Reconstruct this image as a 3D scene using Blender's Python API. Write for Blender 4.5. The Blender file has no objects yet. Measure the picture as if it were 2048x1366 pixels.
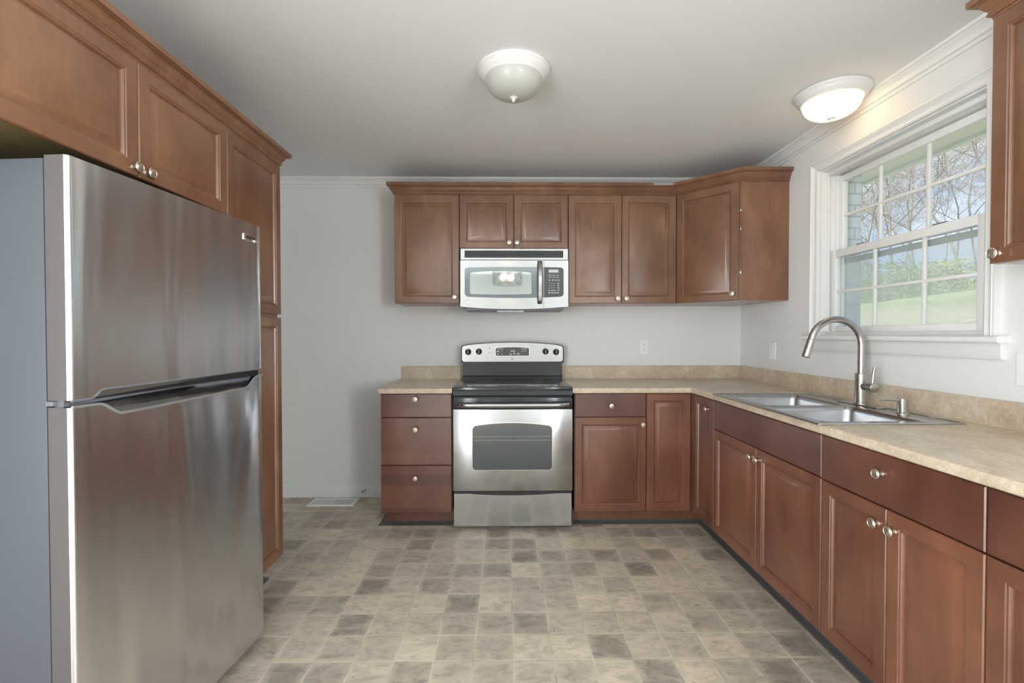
import bpy, bmesh, math, random
from mathutils import Vector, Matrix
random.seed(7)
PI = math.pi
sc = bpy.context.scene
COL = sc.collection

# ------------------------------------------------------------------ camera
def make_camera():
    f, D, cz, yaw, pit, roll = 932.69, 3.5932, 1.251, 0.0139, -0.0155, -0.0009
    cy, sy, cp, sp, cr, sr = math.cos(yaw), math.sin(yaw), math.cos(pit), math.sin(pit), math.cos(roll), math.sin(roll)
    R = Vector((cy, -sy, 0)); F0 = Vector((sy, cy, 0)); U0 = Vector((0, 0, 1))
    F = cp*F0 + sp*U0; U = -sp*F0 + cp*U0
    R2 = cr*R + sr*U; U2 = cr*U - sr*R
    cam = bpy.data.cameras.new('camera')
    cam.sensor_width = 36; cam.sensor_fit = 'HORIZONTAL'; cam.lens = f/2048*36
    cam.clip_start = 0.02; cam.clip_end = 500
    o = bpy.data.objects.new('camera', cam); COL.objects.link(o)
    m = Matrix((R2, U2, -F)).transposed().to_4x4(); m.translation = Vector((0, -D, cz))
    o.matrix_world = m
    sc.camera = o
make_camera()

# ------------------------------------------------------------------ view, sky, sun, added fill
sc.view_settings.view_transform = 'Standard'
sc.view_settings.look = 'None'
sc.view_settings.exposure = 0.2
sc.view_settings.gamma = 1.0
sc.view_settings.use_curve_mapping = False

def make_world():
    w = bpy.data.worlds.new('sky'); sc.world = w; w.use_nodes = True
    nt = w.node_tree; nt.nodes.clear()
    N = nt.nodes.new; L = nt.links.new
    tc = N('ShaderNodeTexCoord'); mp = N('ShaderNodeMapping'); mp.inputs['Scale'].default_value = (1, 1, 2.2)
    L(tc.outputs['Generated'], mp.inputs['Vector'])
    no = N('ShaderNodeTexNoise'); no.inputs['Scale'].default_value = 3.2; no.inputs['Detail'].default_value = 6
    L(mp.outputs['Vector'], no.inputs['Vector'])
    cr = N('ShaderNodeValToRGB'); cr.color_ramp.elements[0].position = .42; cr.color_ramp.elements[1].position = .68
    cr.color_ramp.elements[0].color = (.30, .54, .97, 1); cr.color_ramp.elements[1].color = (.92, .95, 1, 1)
    L(no.outputs['Fac'], cr.inputs['Fac'])
    bg = N('ShaderNodeBackground'); bg.inputs['Strength'].default_value = 1.1
    L(cr.outputs['Color'], bg.inputs['Color'])
    out = N('ShaderNodeOutputWorld'); L(bg.outputs['Background'], out.inputs['Surface'])
make_world()

def lamp(name, kind, loc, rot, energy, color=(1, 1, 1), size=None, **kw):
    l = bpy.data.lights.new(name, kind); l.energy = energy; l.color = color
    if kind == 'AREA':
        l.shape = 'RECTANGLE'; l.size, l.size_y = size
    for k, v in kw.items(): setattr(l, k, v)
    o = bpy.data.objects.new(name, l); COL.objects.link(o); o.location = loc; o.rotation_euler = rot
    return o
# sun lights the garden from behind the house
lamp('sun', 'SUN', (0, 0, 20), (math.radians(38), 0, math.radians(-65)), 5.5, (1, .95, .86), angle=.02)
# added room fill behind the camera, placed outside the invented patio door and window
lamp('added_patio_fill', 'AREA', (-1.98, -5.2, 1.10), (PI/2, 0, -PI/2), 270, (.975, .988, 1), (1.6, 2.0))
lamp('added_side_fill', 'AREA', (2.16, -5.2, 1.50), (PI/2, 0, PI/2), 205, (.975, .988, 1), (1.6, 1.3))

# ------------------------------------------------------------------ mesh helpers
class MB:
    def __init__(s): s.v = []; s.f = []
    def add(s, vs, fs):
        b = len(s.v); s.v += [tuple(p) for p in vs]; s.f += [tuple(b+i for i in f) for f in fs]; return s
    def box(s, x0, x1, y0, y1, z0, z1, bev=0.0):
        if x0 > x1: x0, x1 = x1, x0
        if y0 > y1: y0, y1 = y1, y0
        if z0 > z1: z0, z1 = z1, z0
        if bev <= 0:
            vs = [(x, y, z) for z in (z0, z1) for y in (y0, y1) for x in (x0, x1)]
            return s.add(vs, [(0, 2, 3, 1), (4, 5, 7, 6), (0, 1, 5, 4), (2, 6, 7, 3), (0, 4, 6, 2), (1, 3, 7, 5)])
        bm = bmesh.new(); bmesh.ops.create_cube(bm, size=1)
        for v in bm.verts:
            v.co = ((x0+x1)/2+v.co.x*(x1-x0), (y0+y1)/2+v.co.y*(y1-y0), (z0+z1)/2+v.co.z*(z1-z0))
        bmesh.ops.bevel(bm, geom=list(bm.edges), offset=bev, segments=2, affect='EDGES', profile=.5)
        bm.verts.index_update()
        s.add([v.co[:] for v in bm.verts], [[v.index for v in f.verts] for f in bm.faces]); bm.free(); return s
    def lathe(s, prof, seg=32, M=None):
        """prof: list of (r,z) ; axis z"""
        vs = []; fs = []; n = len(prof)
        for i in range(seg):
            a = 2*PI*i/seg
            for r, z in prof: vs.append(Vector((max(r, 1e-5)*math.cos(a), max(r, 1e-5)*math.sin(a), z)))
        for i in range(seg):
            j = (i+1) % seg
            for k in range(n-1): fs.append((i*n+k, j*n+k, j*n+k+1, i*n+k+1))
        if M is not None: vs = [M @ v for v in vs]
        return s.add(vs, fs)
    def tube(s, pts, rad, seg=10, cap=True):
        pts = [Vector(p) for p in pts]; n = len(pts)
        rs = rad if isinstance(rad, (list, tuple)) else [rad]*n
        vs = []; fs = []
        t0 = (pts[1]-pts[0]).normalized()
        up = Vector((0, 0, 1)) if abs(t0.z) < .9 else Vector((1, 0, 0))
        nrm = (up - t0*up.dot(t0)).normalized()
        for i in range(n):
            t = (pts[min(i+1, n-1)]-pts[max(i-1, 0)]).normalized()
            nrm = (nrm - t*nrm.dot(t)).normalized(); bi = t.cross(nrm)
            for k in range(seg):
                a = 2*PI*k/seg; vs.append(pts[i]+rs[i]*(math.cos(a)*nrm+math.sin(a)*bi))
        for i in range(n-1):
            for k in range(seg):
                k2 = (k+1) % seg; fs.append((i*seg+k, i*seg+k2, (i+1)*seg+k2, (i+1)*seg+k))
        if cap: fs += [tuple(range(seg))[::-1], tuple((n-1)*seg+k for k in range(seg))]
        return s.add(vs, fs)
    def prism(s, poly, d0, d1, plane='xz'):
        """poly of 2-D points extruded between d0 and d1 along the third axis"""
        n = len(poly)
        def P(a, b, d): return {'xz': (a, d, b), 'xy': (a, b, d), 'yz': (d, a, b)}[plane]
        vs = [P(a, b, d0) for a, b in poly]+[P(a, b, d1) for a, b in poly]
        fs = [tuple(range(n)), tuple(range(n, 2*n))[::-1]]+[(i, n+i, n+(i+1) % n, (i+1) % n) for i in range(n)]
        return s.add(vs, fs)
    def ringplate(s, x0, x1, z0, z1, prof, hole=False):
        """nested rectangles in the xz plane, prof = [(inset, y)...]; last one is filled unless hole"""
        vs = []; fs = []
        for d, y in prof: vs += [(x0+d, y, z0+d), (x1-d, y, z0+d), (x1-d, y, z1-d), (x0+d, y, z1-d)]
        for k in range(len(prof)-1):
            for i in range(4):
                j = (i+1) % 4; fs.append((k*4+i, k*4+j, k*4+4+j, k*4+4+i))
        if not hole:
            b = (len(prof)-1)*4; fs.append((b, b+1, b+2, b+3)); fs.append((3, 2, 1, 0))
        return s.add(vs, fs)
    def sweep(s, path, prof, side=1, closed_prof=True, drop_first=False, drop_last=False):
        """sweep prof [(out, up)] along a level polyline path [(x,y)], z offset included in up"""
        P = [Vector((p[0], p[1])) for p in path]; n = len(P); m = len(prof); vs = []; fs = []
        for i in range(n):
            if i == 0: t1 = t2 = (P[1]-P[0]).normalized()
            elif i == n-1: t1 = t2 = (P[-1]-P[-2]).normalized()
            else: t1 = (P[i]-P[i-1]).normalized(); t2 = (P[i+1]-P[i]).normalized()
            n1 = Vector((-t1.y, t1.x))*side; n2 = Vector((-t2.y, t2.x))*side
            b = (n1+n2).normalized(); b = b/max(.2, b.dot(n1))
            if (i == 0 and drop_first) or (i == n-1 and drop_last): continue
            for o, u in prof: vs.append((P[i].x+b.x*o, P[i].y+b.y*o, u))
        n -= drop_first+drop_last
        for i in range(n-1):
            for k in range(m if closed_prof else m-1):
                k2 = (k+1) % m; fs.append((i*m+k, i*m+k2, (i+1)*m+k2, (i+1)*m+k))
        fs += [tuple(range(m))[::-1], tuple((n-1)*m+k for k in range(m))]
        return s.add(vs, fs)
    def build(s, name, mat, parent=None, smooth=35, loc=None, rot=None, mesh=None):
        me = mesh or s.mesh(name, mat, smooth)
        o = bpy.data.objects.new(name, me); COL.objects.link(o)
        if parent is not None: o.parent = parent
        if loc: o.location = loc
        if rot: o.rotation_euler = rot
        return o
    def mesh(s, name, mat, smooth=35):
        me = bpy.data.meshes.new(name); me.from_pydata(s.v, [], s.f)
        bm = bmesh.new(); bm.from_mesh(me); bmesh.ops.recalc_face_normals(bm, faces=bm.faces); bm.to_mesh(me); bm.free()
        if mat: me.materials.append(mat)
        if smooth:
            for p in me.polygons: p.use_smooth = True
            me.set_sharp_from_angle(angle=math.radians(smooth))
        me.update(); return me

def tag(o, label, cat, group=None, kind=None):
    if label: o['label'] = label
    if cat: o['category'] = cat
    if group: o['group'] = group
    if kind: o['kind'] = kind
    return o
def thing(name, label, cat, loc=(0, 0, 0), rz=0, group=None):
    o = bpy.data.objects.new(name, None); COL.objects.link(o); o.empty_display_size = .1
    o.location = loc; o.rotation_euler = (0, 0, rz)
    return tag(o, label, cat, group)
def struct(o): o['kind'] = 'structure'; return o
def copy_tree(o, parent=None):
    c = o.copy(); COL.objects.link(c); c.parent = parent
    for ch in list(o.children): copy_tree(ch, c)
    return c
def rrect(x0, x1, z0, z1, r, seg=5, bulge_top=0.0, bulge_bot=0.0, n=14):
    """rounded rectangle outline; bulge lifts the middle of the top / drops the bottom"""
    pts = []
    def zt(x): u = (x-(x0+x1)/2)/((x1-x0)/2); return bulge_top*(1-u*u)
    def zb(x): u = (x-(x0+x1)/2)/((x1-x0)/2); return -bulge_bot*(1-u*u)
    for cx, cz, a0 in ((x1-r, z0+r, -PI/2), (x1-r, z1-r, 0), (x0+r, z1-r, PI/2), (x0+r, z0+r, PI)):
        for k in range(seg+1):
            a = a0+PI/2*k/seg; x = cx+r*math.cos(a); z = cz+r*math.sin(a)
            pts.append((x, z+(zt(x) if z > (z0+z1)/2 else zb(x))))
        if a0 == 0 and bulge_top:
            for k in range(1, n): x = x1-r+(x0-x1+2*r)*k/n; pts.append((x, z1+zt(x)))
        if a0 == PI and bulge_bot:
            for k in range(1, n): x = x0+r+(x1-x0-2*r)*k/n; pts.append((x, z0+zb(x)))
    return pts

# ------------------------------------------------------------------ materials
def mat(name, color, rough=.5, metal=0.0, spec=.5, emit=None, es=0, **kw):
    m = bpy.data.materials.new(name); m.use_nodes = True
    b = m.node_tree.nodes['Principled BSDF']
    b.inputs['Base Color'].default_value = (*color, 1); b.inputs['Roughness'].default_value = rough
    b.inputs['Metallic'].default_value = metal; b.inputs['Specular IOR Level'].default_value = spec
    if emit: b.inputs['Emission Color'].default_value = (*emit, 1); b.inputs['Emission Strength'].default_value = es
    for k, v in kw.items(): b.inputs[k].default_value = v
    return m
class NT:
    def __init__(s, m): s.m = m; s.t = m.node_tree; s.b = s.t.nodes['Principled BSDF']
    def n(s, typ, **kw):
        o = s.t.nodes.new(typ)
        for k, v in kw.items():
            if k in o.inputs: o.inputs[k].default_value = v
            else: setattr(o, k, v)
        return o
    def l(s, a, b): s.t.links.new(a, b)
    def ramp(s, fac, *stops):
        r = s.n('ShaderNodeValToRGB'); e = r.color_ramp.elements
        while len(e) < len(stops): e.new(.5)
        for k, (p, c) in enumerate(stops): e[k].position = p; e[k].color = (*c, 1)
        s.l(fac, r.inputs['Fac']); return r.outputs['Color']
    def mix(s, a, b, fac, mode='MIX'):
        m = s.n('ShaderNodeMix', data_type='RGBA', blend_type=mode)
        for sock, v in ((m.inputs[0], fac), (m.inputs[6], a), (m.inputs[7], b)):
            if hasattr(v, 'links'): s.l(v, sock)
            elif isinstance(v, (int, float)): sock.default_value = v
            else: sock.default_value = (*v, 1)
        return m.outputs[2]
    def math(s, op, a, b=None):
        m = s.n('ShaderNodeMath', operation=op)
        for i, v in enumerate((a, b)):
            if v is None: continue
            if hasattr(v, 'links'): s.l(v, m.inputs[i])
            else: m.inputs[i].default_value = v
        return m.outputs[0]
    def coord(s, scale=(1, 1, 1), which='Object', offs_random=False):
        tc = s.n('ShaderNodeTexCoord'); mp = s.n('ShaderNodeMapping'); mp.inputs['Scale'].default_value = scale
        src = tc.outputs[which]
        if offs_random:
            oi = s.n('ShaderNodeObjectInfo'); va = s.n('ShaderNodeVectorMath', operation='ADD')
            sc_ = s.math('MULTIPLY', oi.outputs['Random'], 23.0)
            s.l(src, va.inputs[0]); s.l(sc_, va.inputs[1]); src = va.outputs[0]
        s.l(src, mp.inputs['Vector']); return mp.outputs['Vector']
    def noise(s, vec, scale, detail=4, rough=.5, dist=0):
        n = s.n('ShaderNodeTexNoise', Scale=scale, Detail=detail, Roughness=rough, Distortion=dist)
        s.l(vec, n.inputs['Vector']); return n.outputs['Fac']
    def bump(s, h, strength=.1, dist=.01):
        b = s.n('ShaderNodeBump', Strength=strength, Distance=dist); s.l(h, b.inputs['Height']); s.l(b.outputs['Normal'], s.b.inputs['Normal'])

def wood_mat(name, horizontal=False, planks=False, tint=(1, 1, 1)):
    m = mat(name, (.2, .08, .04), .34, spec=.5); t = NT(m)
    g = (2.2, 14, 14) if horizontal else (14, 14, 1.6)
    v = t.coord(g, offs_random=True); v2 = t.coord((1, 1, .6), offs_random=True)
    fine = t.noise(v, 4.0, 6, .6, .4); blot = t.noise(v2, 4.5, 4, .55, .25)
    c = t.ramp(blot, (.30, (.146, .060, .031)), (.50, (.197, .089, .045)), (.70, (.258, .126, .066)))
    c2 = t.ramp(fine, (.3, (.90, .89, .88)), (.7, (1.06, 1.06, 1.06)))
    c = t.mix(c, c2, 1.0, 'MULTIPLY')
    if planks:
        tc = t.n('ShaderNodeTexCoord'); sx = t.n('ShaderNodeSeparateXYZ'); t.l(tc.outputs['Object'], sx.inputs[0])
        fl = t.math('FLOOR', t.math('MULTIPLY', sx.outputs['Z'], 14.0))
        wn = t.n('ShaderNodeTexWhiteNoise', noise_dimensions='1D'); t.l(fl, wn.inputs['W'])
        pc = t.ramp(wn.outputs['Value'], (0, (.62, .55, .58)), (1, (1.0, .92, .9)))
        c = t.mix(c, pc, 1.0, 'MULTIPLY')
    oi = t.n('ShaderNodeObjectInfo')
    rv = t.ramp(oi.outputs['Random'], (0, (.88, .86, .86)), (1, (1.1, 1.1, 1.08)))
    c = t.mix(c, rv, 1.0, 'MULTIPLY')
    if tint != (1, 1, 1): c = t.mix(c, tint, 1.0, 'MULTIPLY')
    t.l(c, t.b.inputs['Base Color'])
    t.b.inputs['Roughness'].default_value = .33
    t.bump(fine, .04, .002)
    t.b.inputs['Specular IOR Level'].default_value = .7; t.b.inputs['Coat Weight'].default_value = .5; t.b.inputs['Coat Roughness'].default_value = .20
    return m
WOOD = wood_mat('stained_maple')
RED = wood_mat('red_brown_maple', tint=(.80, .64, .68))
SLAB = wood_mat('dark_red_maple_slab', horizontal=True, tint=(.52, .39, .48))
PLANK = wood_mat('dark_red_maple_planks', horizontal=True, planks=True, tint=(.74, .61, .74))
DARK = mat('painted_gap_shade', (.02, .012, .01), .8)
RAWWOOD = mat('raw_underside', (.17, .13, .055), .6)

def steel_mat(name, color, rough, tangent, aniso=.75, wav=.0, fine=True):
    m = mat(name, color, rough, 1.0); t = NT(m)
    t.b.inputs['Anisotropic'].default_value = aniso
    cx = t.n('ShaderNodeCombineXYZ')
    for k in range(3): cx.inputs[k].default_value = tangent[k]
    t.l(cx.outputs[0], t.b.inputs['Tangent'])
    brush = (3, 3, 260) if tangent[2] else (3, 260, 260)
    v = t.coord(brush); f = t.noise(v, 3, 3, .6)
    c = t.mix(tuple(k*.90 for k in color), tuple(min(1, k*1.06) for k in color), f)
    t.l(c, t.b.inputs['Base Color'])
    if wav:
        w = t.coord((3, 1, .5)); h = t.noise(w, 1.6, 2, .45, .3); t.bump(h, 1.0, wav)
    return m
STEEL = steel_mat('brushed_steel', (.51, .52, .525), .19, (0, 0, 1), .8, .002)
FRIDGE = steel_mat('fridge_steel', (.69, .705, .73), .235, (0, 0, 1), .82, .02)
SINKM = steel_mat('sink_steel', (.46, .47, .49), .26, (1, 0, 0), .3)
NICKEL = mat('brushed_nickel', (.50, .48, .46), .25, 1.0)
KNOBM = mat('satin_nickel_knob', (.74, .66, .57), .28, 1.0)
CHROME = mat('chrome', (.8, .8, .8), .12, 1.0)
GREYMETAL = mat('grey_enamel', (.085, .097, .118), .42, .0, .5)
BLACKGLOSS = mat('black_enamel', (.022, .026, .032), .12, 0, .5)
BLACKMAT = mat('black_plastic', (.012, .012, .014), .5)
GLASSTOP = mat('ceramic_cooktop', (.018, .02, .024), .09, 0, .6)
GREYPLASTIC = mat('grey_plastic', (.17, .18, .20), .4)
DARKPANEL = mat('dark_grey_panel', (.055, .065, .072), .2, 0, .6)
OVENGLASS = mat('oven_glass', (.11, .125, .135), .1, .55, .5)
MICROGLASS = mat('mirrored_door_glass', (.45, .485, .47), .04, .9)
MICROBORDER = mat('smoked_glass_border', (.19, .215, .225), .12, .7)
PRINT = mat('pale_print', (.62, .66, .68), .5)
LCD = mat('lcd_window', (.62, .67, .70), .25)
WHITEP = mat('white_trim_paint', (.77, .77, .765), .35)
PLASTICW = mat('white_plastic', (.82, .82, .82), .3)
WALLM = mat('wall_paint', (.80, .80, .795), .6, spec=.25)
t = NT(WALLM); t.bump(t.noise(t.coord((1, 1, 1)), 120, 3), .05, .002)
t.l(t.ramp(t.noise(t.coord((1, 1, 1)), 1.6, 3), (.3, (.735, .735, .73)), (.7, (.765, .765, .76))), t.b.inputs['Base Color'])
CEILM = mat('ceiling_paint', (.79, .80, .81), .75, spec=.2)
FROST = mat('frosted_glass', (.52, .53, .50), .3, 0, .5, **{'Transmission Weight': .0})
LIT = mat('lit_frosted_glass', (.85, .82, .75), .35, 0, .5, emit=(1, .80, .50), es=3.6)
t = NT(LIT)
lv = t.coord((1, 1, 1)); ln = t.noise(lv, 9, 1)
t.l(t.ramp(ln, (.35, (1, .64, .27)), (.62, (1, .80, .50))), t.b.inputs['Emission Color'])
BULB = mat('lit_bulb', (1, .9, .7), .3, emit=(1, .84, .60), es=25)

DININGWALL = mat('darkened_dining_wall', (.31, .308, .30), .6, spec=.25)  # unseen wall, colour darkened to hold down its reflection in the appliances
def counter_mat():
    m = mat('stone_laminate', (.6, .5, .36), .33, spec=.45); t = NT(m)
    v = t.coord((1, 1, 1))
    a = t.noise(v, 7, 5, .6, .8); b = t.noise(v, 60, 4, .6); d = t.noise(v, 140, 2)
    c = t.ramp(a, (.28, (.48, .385, .285)), (.5, (.61, .51, .395)), (.72, (.70, .615, .50)))
    c = t.mix(c, t.ramp(b, (.3, (.80, .78, .74)), (.65, (1.06, 1.06, 1.06))), 1, 'MULTIPLY')
    sp = t.ramp(d, (.30, (0, 0, 0)), (.36, (1, 1, 1)))
    c = t.mix((.44, .36, .27), c, sp)
    t.l(c, t.b.inputs['Base Color']); return m
COUNTER = counter_mat()

def floor_mat():
    m = mat('vinyl_tile', (.4, .36, .3), .42, spec=.4); t = NT(m)
    T = .153
    tc = t.n('ShaderNodeTexCoord'); sx = t.n('ShaderNodeSeparateXYZ'); t.l(tc.outputs['Object'], sx.inputs[0])
    wob = t.noise(t.coord((1, 1, 1)), 14, 3)
    wo = t.math('MULTIPLY', t.math('SUBTRACT', wob, .5), .07)
    def ax(o, ph):
        q = t.math('DIVIDE', t.math('SUBTRACT', o, ph), T); return q
    qx, qy = ax(sx.outputs['X'], .029), ax(sx.outputs['Y'], -1.824)
    fx, fy = t.math('FLOOR', qx), t.math('FLOOR', qy)
    def edge(q):
        fr = t.math('FRACT', t.math('ADD', q, wo)); return t.math('MINIMUM', fr, t.math('SUBTRACT', 1.0, fr))
    e = t.math('MINIMUM', edge(qx), edge(qy))
    cx = t.n('ShaderNodeCombineXYZ'); t.l(fx, cx.inputs[0]); t.l(fy, cx.inputs[1])
    wn = t.n('ShaderNodeTexWhiteNoise', noise_dimensions='2D'); t.l(cx.outputs[0], wn.inputs['Vector'])
    base = t.ramp(wn.outputs['Value'], (0, (.275, .238, .200)), (.30, (.415, .364, .302)), (.7, (.545, .480, .392)), (1, (.64, .568, .452)))
    # mottling shifted per tile so no two tiles share their clouds
    off = t.n('ShaderNodeVectorMath', operation='MULTIPLY_ADD'); t.l(wn.outputs['Color'], off.inputs[0]); off.inputs[1].default_value = (9, 9, 9)
    t.l(t.coord((.75, 1.5, 1)), off.inputs[2])
    cl = t.noise(off.outputs[0], 16, 6, .65, .9); sp = t.noise(off.outputs[0], 42, 5, .7, .6)
    base = t.mix(base, t.ramp(cl, (.30, (.70, .69, .68)), (.5, (1, 1, 1)), (.72, (1.28, 1.26, 1.2))), 1, 'MULTIPLY')
    base = t.mix(base, t.ramp(sp, (.30, (.50, .47, .43)), (.40, (1, 1, 1))), 1, 'MULTIPLY')
    # worn pale rim on the tiles and pale joint
    rimn = t.math('ADD', e, t.math('MULTIPLY', t.math('SUBTRACT', cl, .5), -.45))
    rim = t.ramp(rimn, (.03, (1, 1, 1)), (.20, (0, 0, 0)))
    base = t.mix(base, (.62, .555, .45), t.math('MULTIPLY', rim, .42))
    g = t.ramp(e, (.012, (1, 1, 1)), (.034, (0, 0, 0)))
    jn = t.ramp(t.noise(tc.outputs['Object'], 5, 3), (.34, (.36, .33, .28)), (.48, (.62, .55, .44)), (.7, (.70, .625, .50)))
    fade = t.ramp(t.noise(t.coord((1, 1, 1)), 9, 3), (.36, (.25, .25, .25)), (.58, (.9, .9, .9)))
    base = t.mix(base, jn, t.math('MULTIPLY', g, fade))
    t.l(base, t.b.inputs['Base Color'])
    t.bump(t.math('SUBTRACT', t.math('MULTIPLY', cl, .25), g), .18, .003)
    return m
FLOORM = floor_mat()
VINYLBASE = mat('grey_vinyl_base', (.085, .09, .088), .3)

def glass_mat():
    m = bpy.data.materials.new('window_glass'); m.use_nodes = True; nt = m.node_tree; nt.nodes.clear()
    tr = nt.nodes.new('ShaderNodeBsdfTransparent'); tr.inputs[0].default_value = (.97, .985, .98, 1)
    gl = nt.nodes.new('ShaderNodeBsdfGlossy'); gl.inputs['Roughness'].default_value = .02
    lw = nt.nodes.new('ShaderNodeLayerWeight'); lw.inputs['Blend'].default_value = .5
    pw = nt.nodes.new('ShaderNodeMath'); pw.operation = 'POWER'; pw.inputs[1].default_value = 5; nt.links.new(lw.outputs['Facing'], pw.inputs[0])
    fr = nt.nodes.new('ShaderNodeMath'); fr.operation = 'MULTIPLY_ADD'; fr.inputs[1].default_value = .7; fr.inputs[2].default_value = .035; nt.links.new(pw.outputs[0], fr.inputs[0])
    mx = nt.nodes.new('ShaderNodeMixShader'); out = nt.nodes.new('ShaderNodeOutputMaterial')
    nt.links.new(fr.outputs[0], mx.inputs[0]); nt.links.new(tr.outputs[0], mx.inputs[1]); nt.links.new(gl.outputs[0], mx.inputs[2])
    nt.links.new(mx.outputs[0], out.inputs[0]); return m
GLASS = glass_mat()
def screen_mat():
    m = bpy.data.materials.new('insect_screen_mesh'); m.use_nodes = True; nt = m.node_tree; nt.nodes.clear()
    tr = nt.nodes.new('ShaderNodeBsdfTransparent'); df = nt.nodes.new('ShaderNodeBsdfDiffuse'); df.inputs[0].default_value = (.82, .86, .83, 1)
    tl = nt.nodes.new('ShaderNodeBsdfTranslucent'); tl.inputs[0].default_value = (.92, .96, .93, 1)
    ad = nt.nodes.new('ShaderNodeMixShader'); ad.inputs[0].default_value = .5
    mx = nt.nodes.new('ShaderNodeMixShader'); mx.inputs[0].default_value = .36; out = nt.nodes.new('ShaderNodeOutputMaterial')
    nt.links.new(df.outputs[0], ad.inputs[1]); nt.links.new(tl.outputs[0], ad.inputs[2])
    nt.links.new(tr.outputs[0], mx.inputs[1]); nt.links.new(ad.outputs[0], mx.inputs[2]); nt.links.new(mx.outputs[0], out.inputs[0]); return m
SCREEN = screen_mat()

# ------------------------------------------------------------------ the room
XL, XR, YF, H = -1.765, 1.822, -6.25, 2.441
def holed_wall(name, axis, p0, p1, a0, a1, z0, z1, holes, m):
    """wall slab between p0 and p1 across `axis`, spanning a0..a1, with rectangular holes (h0,h1,zz0,zz1)"""
    mb = MB()
    def bx(u0, u1, w0, w1):
        if u1-u0 < 1e-4 or w1-w0 < 1e-4: return
        if axis == 'x': mb.box(p0, p1, u0, u1, w0, w1)
        else: mb.box(u0, u1, p0, p1, w0, w1)
    cur = a0
    for h0, h1, q0, q1 in sorted(holes):
        bx(cur, h0, z0, z1); bx(h0, h1, z0, q0); bx(h0, h1, q1, z1); cur = h1
    bx(cur, a1, z0, z1)
    return struct(mb.build(name, m, smooth=0))
struct(MB().box(XL-.15, XR+.15, YF-.15, .15, -.12, 0).build('floor', FLOORM, smooth=0))
struct(MB().box(XL-.15, XR+.15, YF-.15, .15, H, H+.15).build('ceiling', CEILM, smooth=0))
struct(MB().box(XL-.15, XR+.15, 0, .15, 0, H).build('wall_back', WALLM, smooth=0))
WY0, WY1, WZ0, WZ1 = -1.850, -.905, 1.235, 2.190
holed_wall('wall_right', 'x', XR, XR+.15, YF, 0, 0, H, [(WY0, WY1, WZ0, WZ1), (-6.0, -4.4, .85, 2.1)], WALLM)
holed_wall('wall_left', 'x', XL-.15, XL, YF, 0, 0, H, [(-6.0, -4.4, .03, 2.1)], WALLM)
holed_wall('wall_front', 'y', YF-.15, YF, XL-.15, XR+.15, 0, H, [], DININGWALL)

# baseboard and cornices
bb = [(0, 0), (.014, 0), (.014, .075), (.010, .088), (.004, .095), (0, .095)]
struct(MB().sweep([(XL, 0), (-.80, 0)], bb, side=-1).build('baseboard_back', WHITEP))
cm = [(0, H-.072), (.009, H-.072), (.009, H-.064), (.004, H-.062), (.004, H-.054), (.014, H-.051), (.014, H-.046), (.017, H-.036), (.024, H-.026), (.035, H-.019), (.035, H-.014), (.044, H-.013), (.046, H-.006), (.046, H), (0, H)]
struct(MB().sweep([(XL, 0), (XR, 0)], cm, side=-1).build('trim_1', WHITEP))
struct(MB().sweep([(XR, 0), (XR, YF)], [(o, u) for o, u in cm], side=-1).build('trim_2', WHITEP))

# ------------------------------------------------------------------ window over the sink
win = bpy.data.objects.new('window_1', None); COL.objects.link(win); win.location = (XR, (WY0+WY1)/2, WZ0); struct(win)
def wpart(mb, name, m, parent=win, smooth=35):
    mb.v = [(x-XR, y-(WY0+WY1)/2, z-WZ0) for x, y, z in mb.v] if parent is win or parent.parent is win else mb.v
    return mb.build(name, m, parent, smooth)
def casing_leg(y_in, y_out, z0, z1):
    """moulded flat casing running up the wall; inner edge thin, back band at the outer edge"""
    mb = MB(); s = 1 if y_out > y_in else -1; w = abs(y_out-y_in)
    prof = [(0, 0), (0, .012), (.008, .016), (.016, .013), (w*.55, .016), (w*.72, .024), (w*.80, .021), (w*.86, .026), (w, .026), (w, 0)]
    poly = [(y_in+s*a, XR-b) for a, b in prof]
    n = len(poly)
    vs = [(x, y, z0) for y, x in poly]+[(x, y, z1(y) if callable(z1) else z1) for y, x in poly]
    mb.add(vs, [tuple(range(n)), tuple(range(n, 2*n))[::-1]]+[(i, (i+1) % n, n+(i+1) % n, n+i) for i in range(n)])
    return mb
CW = .052
wpart(casing_leg(WY1, WY1+CW, 1.243, lambda y: WZ1+(y-WY1)), 'side_casing', WHITEP)
wpart(casing_leg(WY0, WY0-CW, 1.243, lambda y: WZ1+(WY0-y)), 'side_casing', WHITEP)
mb = MB(); w = CW
prof = [(0, 0), (0, .012), (.008, .016), (.016, .013), (w*.55, .016), (w*.72, .024), (w*.80, .021), (w*.86, .026), (w, .026), (w, 0)]
n = len(prof)
mb.add([(XR-b, WY1+a, WZ1+a) for a, b in prof]+[(XR-b, WY0-a, WZ1+a) for a, b in prof],
       [tuple(range(n)), tuple(range(n, 2*n))[::-1]]+[(i, (i+1) % n, n+(i+1) % n, n+i) for i in range(n)])
wpart(mb, 'head_casing', WHITEP)
mb = MB().prism([(XR+.06, 1.243), (XR-.044, 1.243), (XR-.050, 1.239), (XR-.052, 1.231), (XR-.050, 1.222), (XR-.044, 1.217), (XR, 1.217), (XR+.06, 1.230)], WY0-.085, WY1+.085, 'xz')
mb.v = [(x, y, z) for x, y, z in mb.v]
wpart(mb, 'stool', WHITEP)
mb = MB().prism([(XR-.0005, 1.217), (XR-.020, 1.217), (XR-.020, 1.165), (XR-.014, 1.156), (XR-.0005, 1.156)], WY0-.07, WY1+.07, 'xz'); wpart(mb, 'apron', WHITEP)
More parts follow.
